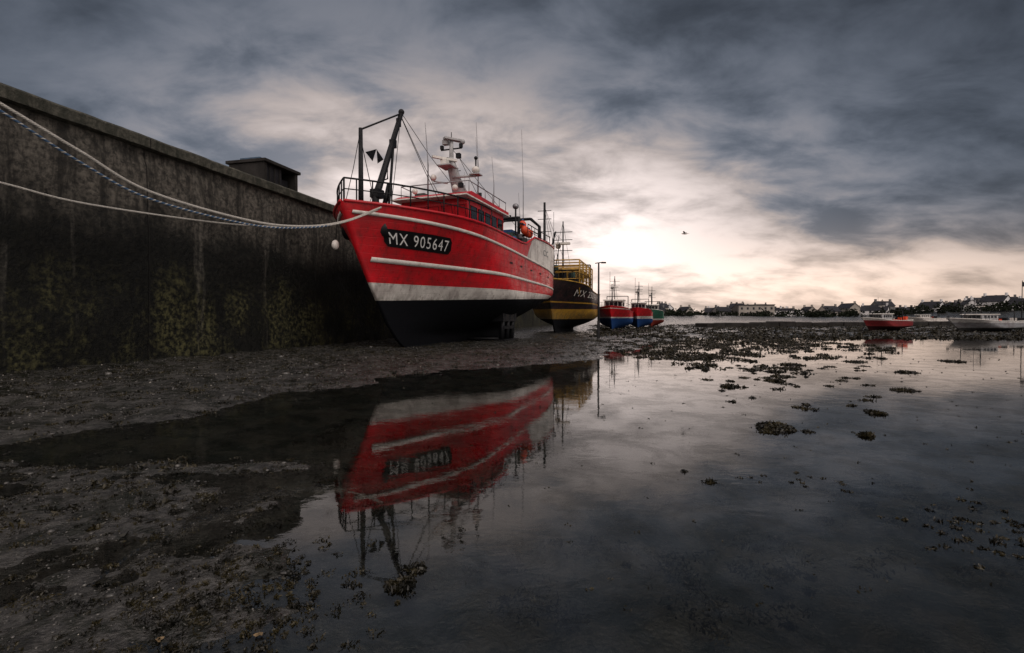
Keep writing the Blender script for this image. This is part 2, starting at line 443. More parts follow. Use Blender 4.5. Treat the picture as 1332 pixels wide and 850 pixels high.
# ------------------------------------------------------------ RED TRAWLER
TH=math.radians(20)
boat=empty('red_fishing_trawler',(-5.62,17.0,0),math.pi/2-TH)
def ex(t,sp,c):
    s=sp.outputs[0]; z=sp.outputs[2]
    a=t.m('GREATER_THAN',t.m('ADD',s,t.m('MULTIPLY',z,-.9)),6.6)
    b=lin_band(t,sp,4.80,-.055)
    return t.mix(t.m('MULTIPLY',a,b),c,WHITE)
hm=hull_mat('trawler_hull_paint',BLACK,[(1.84,.036,WHITE),(2.54,.004,RED)],ex)
pt,sheer,bvh,hull=build_hull(boat,(1,1,1),True,hm,MRED,MDECK)
strip(bvh,.95,16.9,lambda s:3.28-.018*s,lambda s:3.28-.018*s+lerp(.17,.10,s/17),.035).build('white_strake',[MWHITE],boat)
strip(bvh,.25,17.1,lambda s:4.80-.055*s,lambda s:4.80-.055*s+.11,.045,90).build('sheer_strake',[MWHITE],boat)
PS0,PS1,PZ0,PZ1=1.30,3.80,3.82,4.40; SK=.60
V=[];F=[]
n=28
for i in range(n+1):
    u=i/n; s=lerp(PS0,PS1,u); e=.16*max(0,1-min(u,1-u)/.05)**2*.9
    for k in range(5):
        z=lerp(PZ0+e,PZ1-e,k/4)-.03*(s-PS0); V.append(on_hull(bvh,s+SK*((PZ0+PZ1)/2-lerp(PZ0+e,PZ1-e,k/4)),z,.02))
for i in range(n):
    for k in range(4): F.append((i*5+k,(i+1)*5+k,(i+1)*5+k+1,i*5+k+1))
mb=MB(); mb.add(V,F,0,True); mb.build('number_plate',[MBLK],boat)
hull_text(bvh,'MX 905647',PS0+.15,PZ0+.10,PS1-PS0-.30,.38,.04,paint('letter_white',(.78,.78,.75),.5,.08,4),boat,slope=-.03,skew=SK,bold=.0)
hull_text(bvh,'CC',13.4,4.75,1.1,.32,.02,paint('letter_grey',(.16,.18,.18),.5,.1,4),boat,'logo_letters',bold=.0)
mb=MB()
for s in (8.2,9.6,11.2,12.8,14.6):
    P=[on_hull(bvh,s+dx,dz,.02) for dx,dz in((-.16,4.02-.03*s),(.16,4.02-.03*s),(.16,4.10-.03*s),(-.16,4.10-.03*s))]; mb.add(P,[(0,1,2,3)])
mb.build('scuppers',[MBLK],boat)
mb=MB()
mb.box((9.0,0,.06),(10.5,.3,.16),0)
mb.box((15.4,0,.95),(1.0,.1,1.5),0); mb.tube([(15.3,0,.2),(15.3,0,2.3)],.07,0,8)
mb.box((14.2,0,.12),(2.8,.16,.14),0)
for k in range(4):
    a=k*math.pi/2+.5; mb.box((14.7,.3*math.cos(a),.85+.3*math.sin(a)),(.06,.3,.3),1)
mb.build('keel_and_rudder',[MBLK,MSTEEL],boat)
mb=MB()
for s in(9.4,10.1,10.8):
    for sd in(-1,1):
        mb.tube([(s,sd*2.0,0),(s,sd*2.1,1.5)],.13,0,8)
    mb.tube([(s,-2.05,.25),(s,2.05,.25)],.06,0,6)
mb.box((10.1,-2.0,.1),(2.0,.6,.24),0); mb.box((10.1,-1.9,1.35),(1.9,.6,.5),0); mb.box((10.1,-2.1,.8),(1.6,.14,.14),0)
mb.build('grounding_legs',[MBLK],boat)
# bow railing
mb=MB()
def railpt(s_f,sd,dz,ins=.05):
    s,y,z=pt(s_f,1); return (s+.1,sd*max(0,y-ins),z+dz)
fs_=[i/40*.42 for i in range(41)]
for hgt,r in((.78,.032),(.42,.02)):
    pts=[railpt(f,-1,hgt) for f in reversed(fs_)]+[railpt(f,1,hgt) for f in fs_[1:]]
    mb.tube(pts,r,0,6)
for f in [0,.035,.07,.11,.15,.19,.23,.27,.31,.36,.42]:
    for sd in(-1,1): mb.tube([railpt(f,sd,0),railpt(f,sd,.78)],.026,0,6)
mb.build('bow_railing',[MBLK],boat)
# fore gallows
mb=MB()
mb.tube([(1.15,.1,4.3),(1.15,.1,7.95)],[.10,.07],0,10)
mb.tube([(1.9,-.05,4.3),(1.8,-.05,5.6),(3.55,-.05,9.35)],[.14,.13,.09],0,10)
mb.tube([(1.15,.1,7.9),(3.5,-.05,9.3)],.035,0,6)
mb.tube([(2.0,-.4,4.4),(2.9,-.1,7.9)],.05,0,8)
mb.tube([(1.15,.1,7.6),(1.8,0,5.5)],.015,0,5)
mb.ball((3.55,-.05,9.38),.12,0)
mb.box((1.9,-.05,5.8),(.4,.35,.3),0); mb.box((3.35,-.05,8.9),(.18,.12,.3),0)
mb.add([(1.3,.02,7.15),(1.95,0,7.45),(1.75,.03,6.95)],[(0,1,2)],0); mb.add([(1.95,0,7.45),(2.4,.0,7.2),(2.05,.03,6.95)],[(0,1,2)],0)
mb.tube([(1.4,-.9,4.4),(1.4,.9,4.4)],.3,0,12); mb.box((1.4,0,4.6),(.9,.5,.7),0)
mb.tube([(2.3,-.1,5.5),(2.6,-.1,6.3)],.09,0,8)
mb.tube([(2.1,0,6.3),(2.5,-.1,6.5),(2.5,-.1,7.0)],.03,0,6); mb.box((2.95,-.05,7.95),(.22,.2,.3),0)
mb.build('fore_gallows',[MBLK],boat)
mb=MB()
for a,b in (((3.55,-.05,9.35),(8.2,0,7.6)),((3.55,0,9.3),(7.6,.4,7.0)),((3.5,-.05,9.2),(4.6,-1.6,5.2)),((3.5,.05,9.2),(4.0,2.2,5.1)),((3.5,-.05,9.2),(2.4,-.3,5.3)),((1.15,.1,7.9),(.2,0,5.2)),((8.6,0,9.3),(13.8,0,6.4)),((8.2,0,9.3),(16.6,-1,6.2))):
    mb.tube([a,[(a[i]+b[i])/2-(.12 if i==2 else 0) for i in range(3)],b],.013,0,5)
mb.build('rigging_wires',[MBLK],boat)
# wheelhouse
mb=MB()
W=1.65
mb.prism([(6.3,4.1),(10.9,4.1),(10.9,5.45),(6.2,5.45)],-W-.15,W+.15,0)
mb.prism([(6.45,5.45),(6.2,6.25),(6.25,6.55),(10.6,6.5),(10.6,5.45)],-W,W,0)
mb.prism([(5.75,6.55),(6.3,6.78),(10.9,6.72),(10.9,6.55)],-W-.18,W+.18,0)
mb.prism([(5.7,6.50),(5.7,6.56),(10.95,6.56),(10.95,6.50)],-W-.22,W+.22,1)
mb.prism([(6.28,5.38),(10.95,5.38),(10.95,5.46),(6.28,5.46)],-W-.2,W+.2,1)
for k in range(5):
    y0=-W+.12+k*.64; y1=y0+.5
    P=[(6.42-.012,y0,5.6),(6.42-.012,y1,5.6),(6.235-.012,y1,6.2),(6.235-.012,y0,6.2)]
    mb.add(P,[(0,1,2,3)],2)
    c_=[Vector(q) for q in P]; mb.tube(c_+[c_[0]],.022,3,5)
for k in range(5):
    s0=6.62+k*.80; s1=s0+.6
    for sd in(-1,1):
        y=sd*(W+.012); P=[(s0,y,5.65),(s1,y,5.65),(s1,y,6.22),(s0-(.05 if k==0 else 0),y,6.22)]
        mb.add(P,[(0,1,2,3)],2); c_=[Vector(q) for q in P]; mb.tube(c_+[c_[0]],.022,3,5)
for k in range(3): 
    for sd in(-1,1): mb.ball((7.2+k*1.2,sd*(W+.15),4.95),.15,3,(1,.2,1))
mb.box((9.9,-W-.16,4.9),(.62,.05,1.3),1)
mb.tube([(6.5,-W-.26,5.3),(10.6,-W-.26,5.3)],.02,3,5)
mb.build('wheelhouse',[MRED,MWHITE,MGLASS,MBLK],boat,bevel=.02)
mb=MB()
for sd in(-1,1): 
    mb.tube([(6.3,sd*1.7,7.25),(10.8,sd*1.7,7.2)],.022,0,6)
    for k in range(6): mb.tube([(6.3+k*.9,sd*1.7,6.75),(6.3+k*.9,sd*1.7,7.24)],.018,0,6)
mb.tube([(6.3,-1.7,7.25),(6.3,1.7,7.25)],.022,0,6)
for y in(-1.1,0.9): mb.ball((6.15,y,6.95),.13,1); 
mb.tube([(9.2,.9,6.7),(9.2,.9,7.5)],.12,0,10)
mb.box((7.2,1.1,6.9),(.6,.5,.3),3); mb.box((8.9,-1.2,6.88),(.9,.4,.2),2); mb.box((10.2,-.6,6.95),(.8,.9,.4),3)
mb.build('roof_fittings',[MSTEEL,MWHITE,MORANGE,MDECK],boat)
# main mast
mb=MB()
mb.tube([(9.3,0,6.7),(8.9,0,7.3),(8.15,0,8.35),(7.95,0,8.9)],[.36,.33,.24,.12],0,12)
mb.tube([(8.0,0,8.6),(8.0,0,9.75)],[.12,.09],0,8)
mb.tube([(9.5,-.5,6.7),(8.5,-.15,8.1)],.06,0,8); mb.tube([(9.5,.5,6.7),(8.5,.15,8.1)],.06,0,8)
mb.box((7.8,.1,8.42),(.9,.7,.06),0); mb.box((7.6,.15,8.58),(.3,.3,.24),1); mb.box((7.6,.15,8.75),(.14,1.25,.1),1,rz=.9)
mb.tube([(8.1,0,8.0),(8.6,-1.0,8.1)],.06,0,6); mb.box((8.6,-1.0,8.15),(.5,.5,.05),0); mb.ball((8.6,-1.0,8.38),.2,1,(1,1,.9))
mb.tube([(8.6,-1.0,8.1),(8.6,-1.0,8.9)],.04,2,6); mb.ball((8.6,-1.0,8.95),.09,2)
mb.tube([(8.0,-.55,9.3),(8.0,.55,9.3)],.035,2,6); mb.tube([(8.0,.2,7.7),(7.6,.75,7.75)],.04,0,6); mb.ball((7.6,.75,7.92),.15,1)
mb.box((8.0,-.1,9.74),(.26,.95,.09),0,rz=.9); mb.ball((8.1,-.55,9.62),.11,0,(1,1,1.1)); mb.box((7.9,.25,9.6),(.26,.26,.2),0)
for y in(-.5,.5): mb.box((8.0,y,9.42),(.14,.14,.18),2)
for z,y in((7.6,-.42),(8.85,.3),(9.0,-.3)): mb.box((8.15,y,z),(.2,.2,.22),2)
mb.tube([(8.0,0,9.7),(8.0,0,10.1)],.02,2,6)
for k in range(8): mb.box((9.55-k*.17,-.0,6.95+k*.2),(.02,.62,.03),2)
mb.build('radar_mast',[MGREY,MWHITE,MBLK],boat)
mb=MB()
for s,y,z0,z1 in((7.3,.9,6.7,10.4),(7.0,.7,6.7,10.0),(9.1,-.9,6.7,10.8),(9.4,-.75,6.7,10.2),(9.9,-1.4,6.7,9.3),(13.6,-1.7,5.5,11.9),(12.2,1.2,5.5,9.4),(14.5,-1.2,5.5,8.6)):
    mb.tube([(s,y,z0),(s+.03,y,(z0+z1)/2),(s-.12,y+.05,z1)],[.028,.018,.009],0,6)
mb.build('whip_antennas',[MSTEEL],boat)
# aft working gear
mb=MB()
for sd in(-1,1):
    mb.tube([(12.0,sd*2.0,4.3),(12.0,sd*2.0,6.7)],.09,0,8)
    mb.tube([(15.8,sd*2.0,4.3),(15.8,sd*2.0,6.8),(15.3,sd*1.6,7.2)],.1,0,8)
    mb.tube([(12.0,sd*2.0,6.3),(15.8,sd*2.0,6.3)],.04,0,6)
    for k in range(9): mb.tube([(11.6+k*.6,sd*2.65,5.5),(11.6+k*.6,sd*2.65,6.2)],.022,0,5)
    mb.tube([(11.6,sd*2.65,6.2),(16.4,sd*2.5,6.2)],.028,0,6)
    mb.tube([(11.6,sd*2.65,5.85),(16.4,sd*2.5,5.85)],.02,0,6)
mb.tube([(12.0,-2.0,6.65),(12.0,2.0,6.65)],.08,0,8); mb.tube([(15.3,-1.6,7.2),(15.3,1.6,7.2)],.09,0,8)
mb.tube([(11.4,0,4.5),(11.4,0,8.0)],.1,0,8); mb.tube([(11.4,0,5.4),(14.5,-.6,7.3)],.07,0,8)
mb.box((12.6,-1.2,5.75),(1.2,.8,.6),6); mb.box((14.2,-1.0,5.7),(1.0,1.2,.5),2)
mb.tube([(13.3,-1.4,5.7),(13.3,1.0,5.7)],.4,3,14); mb.box((12.4,1.0,5.8),(1.3,1.0,.8),4)
mb.ball((11.5,-2.0,7.15),.17,5,(1,1,.9)); mb.tube([(11.5,-2.0,4.6),(11.5,-2.0,7.0)],.05,0,6)
mb.box((14.8,.6,5.9),(.8,.8,.9),0); mb.tube([(11.0,-2.2,5.1),(11.3,-2.25,6.2),(12.0,-2.25,6.3),(12.4,-2.2,5.7)],.08,0,6)
for k in range(14):
    s=random.uniform(11,16); y=random.uniform(-2.3,1.5); mb.box((s,y,5.55+random.uniform(0,.25)),(random.uniform(.2,.7),random.uniform(.2,.6),random.uniform(.2,.6)),random.choice([0,2,3,6,5]),rz=random.uniform(0,1))
mb.build('aft_working_gear',[MBLK,MWHITE,MDECK,MNET,MRED,MSTEEL,MBLUE],boat,bevel=.015)
mb=MB()
for c_ in((11.9,-2.35,5.95),(12.3,-2.4,5.85),(12.05,-2.2,6.25),(12.6,-2.4,5.85)): mb.ball(c_,.21,0,(1,1,1.15)); mb.tube([(c_[0],c_[1],c_[2]+.22),(c_[0],c_[1],c_[2]+.32)],.05,1,6)
for s in(5.6,5.0): mb.tube([(s,-1.4,4.2),(s,-1.4,4.5),(s,-1.4,5.25)],[.25,.28,.26],1,12)
for s,z in((10.0,5.3),(9.3,5.3),(8.7,5.25)): mb.tube([(s,-2.3,4.3),(s,-2.3,z)],.26,1,12)
mb.ball((8.0,-2.3,5.15),.28,2)
for k in range(9): mb.box((7.2+k*.42,-2.4+random.uniform(-.1,.2),5.05+random.uniform(-.05,.2)),(.3,.3,.3),random.choice([1,2,2]),rz=random.random())
mb.build('buoys_and_drums',[MORANGE,MBLUE,MNET],boat)
mb=MB(); mb.tube([(.62,.68,5.05),(.62,.76,4.0)],.012,1,5); mb.ball((.62,.78,3.82),.13,0,(1,1,1.3))
mb.build('fender',[MWHITE,MBLK],boat)
# ------------------------------------------------------------ mooring ropes
def smooth_pts(P,n=14):
    out=[]; P=[Vector(p) for p in P]; Q=[P[0]*2-P[1]]+P+[P[-1]*2-P[-2]]
    for i in range(1,len(Q)-2):
        a,b,c_,d=Q[i-1:i+3]
        for k in range(n):
            t=k/n; out.append(.5*((2*b)+(c_-a)*t+(2*a-5*b+4*c_-d)*t*t+(3*b-a-3*c_+d)*t**3))
    return out+[P[-1]]
def rope(name,P,r,mats,turns=48.,st=.025):
    c_=smooth_pts(P,24); mb=MB(); Ls=[0]
    for a,b in zip(c_,c_[1:]): Ls.append(Ls[-1]+(b-a).length)
    dense=[];k=0;tot=Ls[-1];N=int(tot/st)
    for i in range(N+1):
        d=tot*i/N
        while k<len(Ls)-2 and Ls[k+1]<d: k+=1
        dense.append(c_[k].lerp(c_[k+1],(d-Ls[k])/max(1e-6,Ls[k+1]-Ls[k])))
    for s_ in range(3):
        pts=[]
        for i,p_ in enumerate(dense):
            t=(dense[min(i+1,N)]-dense[max(i-1,0)]).normalized(); a=t.cross(Vector((0,0,1))).normalized(); b=a.cross(t)
            an=i*st*turns+s_*2.094; pts.append(p_+(a*math.cos(an)+b*math.sin(an))*r*.55)
        mb.tube(pts,r*.6,s_%len(mats),5,False)
    return mb.build(name,mats)
rope('mooring_rope',[(-11.5,9.15,6.5),(-11.1,9.4,6.15),(-10.24,10.16,5.6),(-9.49,11.3,4.95),(-8.73,12.45,4.33),(-7.34,14.56,4.02),(-6.35,15.9,4.12),(-5.4,16.65,4.42),(-4.4,17.3,5.0)],.034,[MROPE])
rope('mooring_rope',[(-11.5,9.15,6.45),(-10.9,9.5,5.95),(-10.1,10.16,5.38),(-9.45,11.25,4.7),(-8.68,12.4,4.14),(-7.3,14.5,3.90),(-6.3,15.9,4.08),(-5.45,16.6,4.37),(-4.45,17.3,4.95)],.026,[MBROPE,MBROPE,MROPE])
rope('mooring_rope',[(-11.95,7.0,4.4),(-11.0,8.7,4.1),(-10,10.,3.93),(-9.27,11.3,3.78),(-7.8,14.2,3.88),(-6.39,15.9,4.1),(-5.45,16.55,4.35),(-4.5,17.25,4.9)],.022,[MROPE])
# ------------------------------------------------------------ other fishing boats
def fishing_boat(name,loc,theta,scl,bottom,layers,rail,cabin,reg=None,extra=None,kind=0,halfb=2.9):
    root=empty(name,loc,math.pi/2-math.radians(theta))
    hm=hull_mat(name+'_hull_paint',bottom,layers,extra,scl)
    S=Vector(scl)
    pt,sheer,bvh,_=build_hull(root,scl,False,hm,rail,MDECK,halfb)
    X=lambda s,y,z:(s*S.x,y*S.y,z*S.z)
    mb=MB()
    a,b=6.0,10.0
    mb.prism([(a*S.x,3.4*S.z),(a*S.x-.15,6.3*S.z),(b*S.x,6.3*S.z),(b*S.x,3.4*S.z)],-1.6*S.y,1.6*S.y,0)
    mb.prism([(a*S.x-.4,6.3*S.z),(a*S.x-.3,6.55*S.z),(b*S.x+.1,6.55*S.z),(b*S.x+.1,6.3*S.z)],-1.8*S.y,1.8*S.y,1)
    for k in range(4):
        y=(-1.45+k*.75)*S.y; xx=a*S.x-.15
        mb.add([(xx-.0,y,5.2*S.z),(xx,y+.6*S.y,5.2*S.z),(xx-.045,y+.6*S.y,6.0*S.z),(xx-.045,y,6.0*S.z)],[(0,1,2,3)],2)
        s0=6.4+k*.85; yy=-1.6*S.y-.012
        mb.add([X(s0,0,5.2),X(s0+.6,0,5.2),X(s0+.6,0,6.0),X(s0,0,6.0)],[(0,1,2,3)],2)
        for q in range(4): 
            v=mb.v[-4+q]; mb.v[-4+q]=(v[0],yy,v[2])
    mb.build('wheelhouse',[cabin,MWHITE if cabin is not MYEL else MYEL,MGLASS],root,bevel=.01)
    mb=MB(); r=max(.03,.06*S.z)
    mb.tube([X(8,0,6),X(8,0,11.5)],[r*1.6,r],0,8)
    for z in(8.5,9.6,10.4): mb.tube([X(8,-.9,z),X(8,.9,z)],r*.6,0,6)
    mb.box(X(7.8,0,9.2),(.3*S.z*2,1.4*S.y,.2*S.z),1); mb.ball(X(8.2,.5,9),.3*S.z,1)
    mb.tube([X(3,0,4),X(3,0,9.5)],r,0,6); mb.tube([X(3,0,5.2),X(6,0,9)],r*.8,0,6)
    for a in(13.5,):
        for sd in(-1,1): mb.tube([X(a,sd*2,3.8),X(a,sd*2,7.5)],r*1.3,0,6)
        mb.tube([X(a,-2,7.5),X(a,2,7.5)],r*1.3,0,6)
    for a,b in(((8,0,11.4),(1,0,5.2)),((8,0,11.4),(15.5,0,4.8)),((3,0,9.5),(8,0,9.5))): mb.tube([X(*a),X(*b)],.014,0,4)
    for f in range(9):
        for sd in(-1,1):
            s,y,z=pt(f/20,1); mb.tube([X(s,sd*y,z),X(s,sd*y,z+.9)],r*.35,0,5)
    pts=[X(pt(f/20,1)[0],-pt(f/20,1)[1],pt(f/20,1)[2]+.9) for f in range(8,-1,-1)]+[X(pt(f/20,1)[0],pt(f/20,1)[1],pt(f/20,1)[2]+.9) for f in range(1,9)]
    mb.tube(pts,r*.45,0,5)
    mb.tube([X(7.4,.8,6.4),X(7.4,.8,12.4)],.016,0,4)
    for k in range(10): mb.box(X(random.uniform(10.5,15.5),random.uniform(-2,2),4.0+random.uniform(0,.6)),(random.uniform(.2,.6),random.uniform(.2,.5),random.uniform(.2,.5)),random.choice([0,0,1,2]),rz=random.random())
    mb.build('mast_and_rigging',[MBLK,MWHITE,MORANGE],root)
    return root,pt,bvh,S
YEL=(.42,.23,.02)
r2,pt2,bvh2,S2=fishing_boat('yellow_and_black_fishing_boat',(2.5,36.2,0),15.5,(.80,.86,.80),BLACK,[(1.45,.0,YEL),(2.35,.012,BLACK),(3.0,-.01,YEL),(3.12,-.01,BLACK),(5.0,-.07,YEL)],MYEL,MYEL)
hull_text(bvh2,'MX 252743',2.5,2.93,4.6,.46,.05,MWHITE,r2,slope=-.05,skew=.5,bold=.0)
mb=MB()
for s in(2.6,4.6,6.6,8.6,10.8):
    for sd in(-1,1): mb.tube([(s,sd*1.9,3.0),(s,sd*1.9,5.6)],.05,0,6)
    mb.tube([(s,-1.9,5.6),(s,1.9,5.6)],.05,0,6)
for z in(4.2,4.7,5.1,5.6):
    for sd in(-1,1): mb.tube([(2.6,sd*1.9,z),(10.8,sd*1.9,z)],.035,0,6)
for z in(4.2,4.7,5.1): mb.tube([(2.6,-1.9,z),(2.6,1.9,z)],.035,0,6)
for k in range(18):
    for sd in(-1,1): mb.tube([(2.6+k*.48,sd*1.92,4.0),(2.6+k*.48,sd*1.92,5.6)],.018,0,5)
for k in range(30): mb.box((random.uniform(2.8,10.5),random.uniform(-1.7,1.7),random.uniform(3.6,5.1)),(random.uniform(.2,.9),random.uniform(.2,.7),random.uniform(.2,.6)),random.choice([0,1,1,2]),rz=random.random())
mb.tube([(.9,.4,3.5),(.9,.4,9.6)],[.13,.08],1,8); mb.tube([(.9,.4,4.6),(4.2,.2,8.0)],.06,1,6)
for y in(-.5,0,.5): mb.tube([(.9,.4,9.3),(4.5,y,5.6)],.014,1,4)
for z in(7.5,8.4,9.0): mb.tube([(.9,-.1,z),(.9,.9,z)],.025,1,5)
for s,h in((5.,7.6),(7,8.2),(9,7.2)): mb.tube([(s,.5,5.5),(s,.5,h)],.02,1,5)
mb.build('working_gantry',[MYEL,MBLK,MNET],r2)
BLUE=(.015,.05,.16)
fishing_boat('red_and_blue_fishing_boat',(8.9,46.5,-.05),17,(.52,.54,.47),BLUE,[(2.7,0,WHITE),(2.95,0,RED),(4.6,-.05,WHITE),(4.75,-.05,RED)],MRED,MWHITE)
fishing_boat('red_white_blue_fishing_boat',(12.9,53,-.05),17,(.5,.48,.46),BLUE,[(2.6,0,WHITE),(3.2,0,RED)],MRED,MWHITE)
fishing_boat('green_fishing_boat',(16.8,62,-.05),17,(.5,.5,.46),(.2,.03,.02),[(2.2,0,WHITE),(2.6,0,(.02,.16,.10))],MWHITE,MWHITE)
fishing_boat('small_red_fishing_boat',(30.8,45,0),78,(.26,.34,.25),(.02,.006,.006),[(2.1,0,(.20,.012,.015)),(4.2,-.02,WHITE)],MWHITE,MGREY)
fishing_boat('grey_fishing_boat',(35.4,41.5,.0),74,(.46,.42,.24),(.03,.03,.03),[(1.8,0,(.22,.23,.24)),(3.7,-.02,(.5,.5,.48))],MWHITE,MGREY)
fishing_boat('small_white_boat',(66,86,.05),100,(.34,.4,.26),BLUE,[(2.0,0,WHITE)],MWHITE,MWHITE)
mb=MB(); mb.tube([(0,0,-.3),(0,0,4.4)],[.07,.045],0,8); mb.tube([(-.2,0,4.35),(.25,0,4.42)],.03,0,6); mb.box((.28,0,4.39),(.26,.14,.08),0)
mb.box((0,0,.6),(.14,.14,1.0),0)
mb.build('lamp_post',[DK],None,(4.9,29.0,0))
# ------------------------------------------------------------ far shore
MROOF=paint('slate_roof',(.025,.026,.032),.7,.3,.4,spec=.2)
WM=[paint('render_white',(.72,.71,.70),.8,.12,.3),paint('render_grey',(.16,.155,.15),.8,.2,.3),paint('render_cream',(.34,.31,.27),.8,.2,.3),paint('granite',(.07,.065,.06),.8,.2,.3)]
MWIN=paint('dark_window',(.02,.022,.028),.2,.2,1)
def house(x,y,rz,w,d,h,wm,flat=False):
    mb=MB(); mb.box((0,0,h/2-1),(w,d,h+2),0); rh=d*.42
    if flat:
        mb.box((0,0,h+.25),(w+.6,d+.6,.5),1)
    else:
        e=.3; mb.add([(-w/2,-d/2,h),(-w/2,d/2,h),(-w/2,0,h+rh)],[(0,2,1)],0); mb.add([(w/2,-d/2,h),(w/2,d/2,h),(w/2,0,h+rh)],[(0,1,2)],0)
        for sd in(-1,1):
            a=[(-w/2-e,sd*(d/2+e),h-.25),(w/2+e,sd*(d/2+e),h-.25),(w/2+e,0,h+rh+.12),(-w/2-e,0,h+rh+.12)]
            mb.add(a+[(p_[0],p_[1],p_[2]-.15) for p_ in a],[(0,1,2,3),(7,6,5,4),(0,4,5,1),(1,5,6,2),(3,7,4,0)],1)
        for sx in(-1,1): mb.box((sx*(w/2-.5),0,h+rh+.4),(.8,.9,1.5),0)
    nf=max(1,int(h/2.8))
    for fl in range(nf):
        k=max(2,int(w/2.6))
        for i in range(k): mb.box((-w/2+(i+.5)*w/k,-d/2,1.5+fl*2.8),(1.0,.1,1.3),2)
    o=mb.build('house',[wm,MROOF,MWIN],None,(x,y,H(x,y)-.1),rz); return o
for k in range(64):
    az=random.uniform(.27,.83); r=random.uniform(315,390)+max(0,az-.6)*200
    if random.random()<.3: az=random.uniform(.66,.83)
    x,y=r*math.sin(az),r*math.cos(az)
    house(x,y,-az+random.uniform(-1.3,1.3),random.uniform(5,13),random.uniform(5,7),random.choice([2.4,2.6,3.0,4.6]),random.choice(WM+[WM[0]]))
ob=house(138,290,-.35,18,9,6.0,WM[2],True); ob.name='flat_roofed_building'
ob=house(152,288,-.4,20,9,2.8,WM[0],True); ob.name='harbour_shed'
ML=paint('far_foliage',(.012,.016,.009),.9,.5,.1,spec=.1)
def leafcloud(name,centers,mat):
    V=[];Q=[];b=0
    for (cx,cy,cz,rx,rz_,n,ls,lw) in centers:
        d=rng.normal(size=(n,3)); d/=np.linalg.norm(d,axis=1)[:,None]; rad=rng.random(n)**.45
        c_=np.array([cx,cy,cz])+d*rad[:,None]*np.array([rx,rx,rz_])
        a=rng.normal(size=(n,3)); a/=np.linalg.norm(a,axis=1)[:,None]
        e=np.cross(a,rng.normal(size=(n,3))); e/=np.linalg.norm(e,axis=1)[:,None]
        l=ls*rng.uniform(.5,1.3,n)[:,None]; w_=lw*rng.uniform(.5,1.3,n)[:,None]
        up=np.cross(a,e)*l*.25
        P=np.stack([c_-a*l-e*w_*.5,c_-a*l+e*w_*.5,c_-e*w_+up,c_+e*w_+up,c_+a*l-e*w_*.3,c_+a*l+e*w_*.3],1)
        V.append(P.reshape(-1,3)); idx=b+np.arange(n)[:,None]*6
        Q.append(idx+np.array([0,1,3,2])); Q.append(idx+np.array([2,3,5,4])); b+=n*6
    return npmesh(name,np.vstack(V),np.vstack(Q),mat,False)
C=[]
for k in range(210):
    az=random.uniform(.24,.84); r=random.uniform(285,380); x,y=r*math.sin(az),r*math.cos(az); s_=random.uniform(.9,2.8)*(1.3 if az>.68 else 1)
    C.append((x,y,H(x,y)+s_*.5,s_*random.uniform(1,2.6),s_,90,.6,.35))
leafcloud('distant_trees',C,ML)
mb=MB()
for k in range(60):
    x=24+k*2.6; y=62+k*.9; mb.box((x,y,.1+random.uniform(-.1,.1)),(2.7,2.2,1.0+random.uniform(0,.25)),0,rz=.35+random.uniform(-.05,.05))
mb.build('stone_breakwater',[paint('breakwater_stone',(.022,.020,.018),.9,.5,1.2,bump=.6,spec=.2)],None,bevel=.08)
mb=MB(); mb.tube([(0,0,0),(0,0,4.4)],[.04,.025],0,6); mb.add([(0,0,4.3),(.6,.05,4.2),(.6,.0,3.8),(0,0,3.9)],[(0,1,2,3)],0)
mb.build('flagpole',[DK],None,(43.0,43.2,0))
# ------------------------------------------------------------ seaweed & pebbles
m,t,p,tc=newmat('seaweed'); o=tc.outputs['Object']
t.put(p.inputs['Base Color'],t.mix(t.mr(t.noise(o,6,4,.6),.4,.68),(.005,.005,.003),(.036,.029,.010)))
p.inputs['Roughness'].default_value=.42; p.inputs['Specular IOR Level'].default_value=.35; MWEED=m
C=[]
def clump(x,y,r,h=.3,n=160,ls=.035,z=None):
    z0=max(H(x,y),-.01) if z is None else z
    C.append((x,y,z0+.01,r,r*h,n,ls,ls*.35))
    for k in range(5):
        a=random.uniform(0,6.28); q=random.uniform(.6,1.5); C.append((x+math.cos(a)*r*q,y+math.sin(a)*r*q,z0,r*random.uniform(.2,.55),r*h*.3,n//5,ls,ls*.35))
clump(3.08,5.97,.22,.30,900,.026); clump(-.54,2.46,.08,.3,420,.016); clump(-.50,2.62,.06,.4,250,.016)
clump(1.57,4.03,.05,.3,90,.018); clump(1.45,4.3,.03,.3,40,.018); clump(6.97,9.1,.20,.14,250,.032)
for a,b,r in((5.3,15.7,.35),(5.9,15.9,.25),(4.1,9.6,.18),(7.05,12.9,.28),(7.6,14,.3),(6.5,17,.4),(5.2,18.5,.5),(8.2,18,.5),(9.3,12.1,.16),(10.0,14.9,.25),(4.9,13.2,.18),(8.4,22,.6),(6.5,21,.5),(4.9,6.9,.08),(6.3,12.2,.2),(3.9,5.6,.05),(13,15,.25),(12,24,.4),(14.6,20,.3),(5.4,10.4,.15),(5.9,11.2,.2)):
    clump(a,b,r,.12,220,.045)
for k in range(46):
    y=random.uniform(7,14); x=random.uniform(.38,.72)*y; clump(x,y,random.uniform(.03,.13),.12,50,.03)
for k in range(46):
    x=random.gauss(2.85,.40); y=random.gauss(3.05,.24); clump(x,y,.03,.2,16,.016)
for k in range(14):
    x=random.gauss(2.3,.25); y=random.gauss(4.0,.12); clump(x,y,.025,.3,14,.013)
for k in range(420):
    x=random.uniform(4,17); y=15+x*.9+random.gauss(0,4.5)
    if x/y>.75 or y<9: continue
    C.append((x,y,max(H(x,y),0),random.uniform(.08,.6),.04,60,.05,.02))
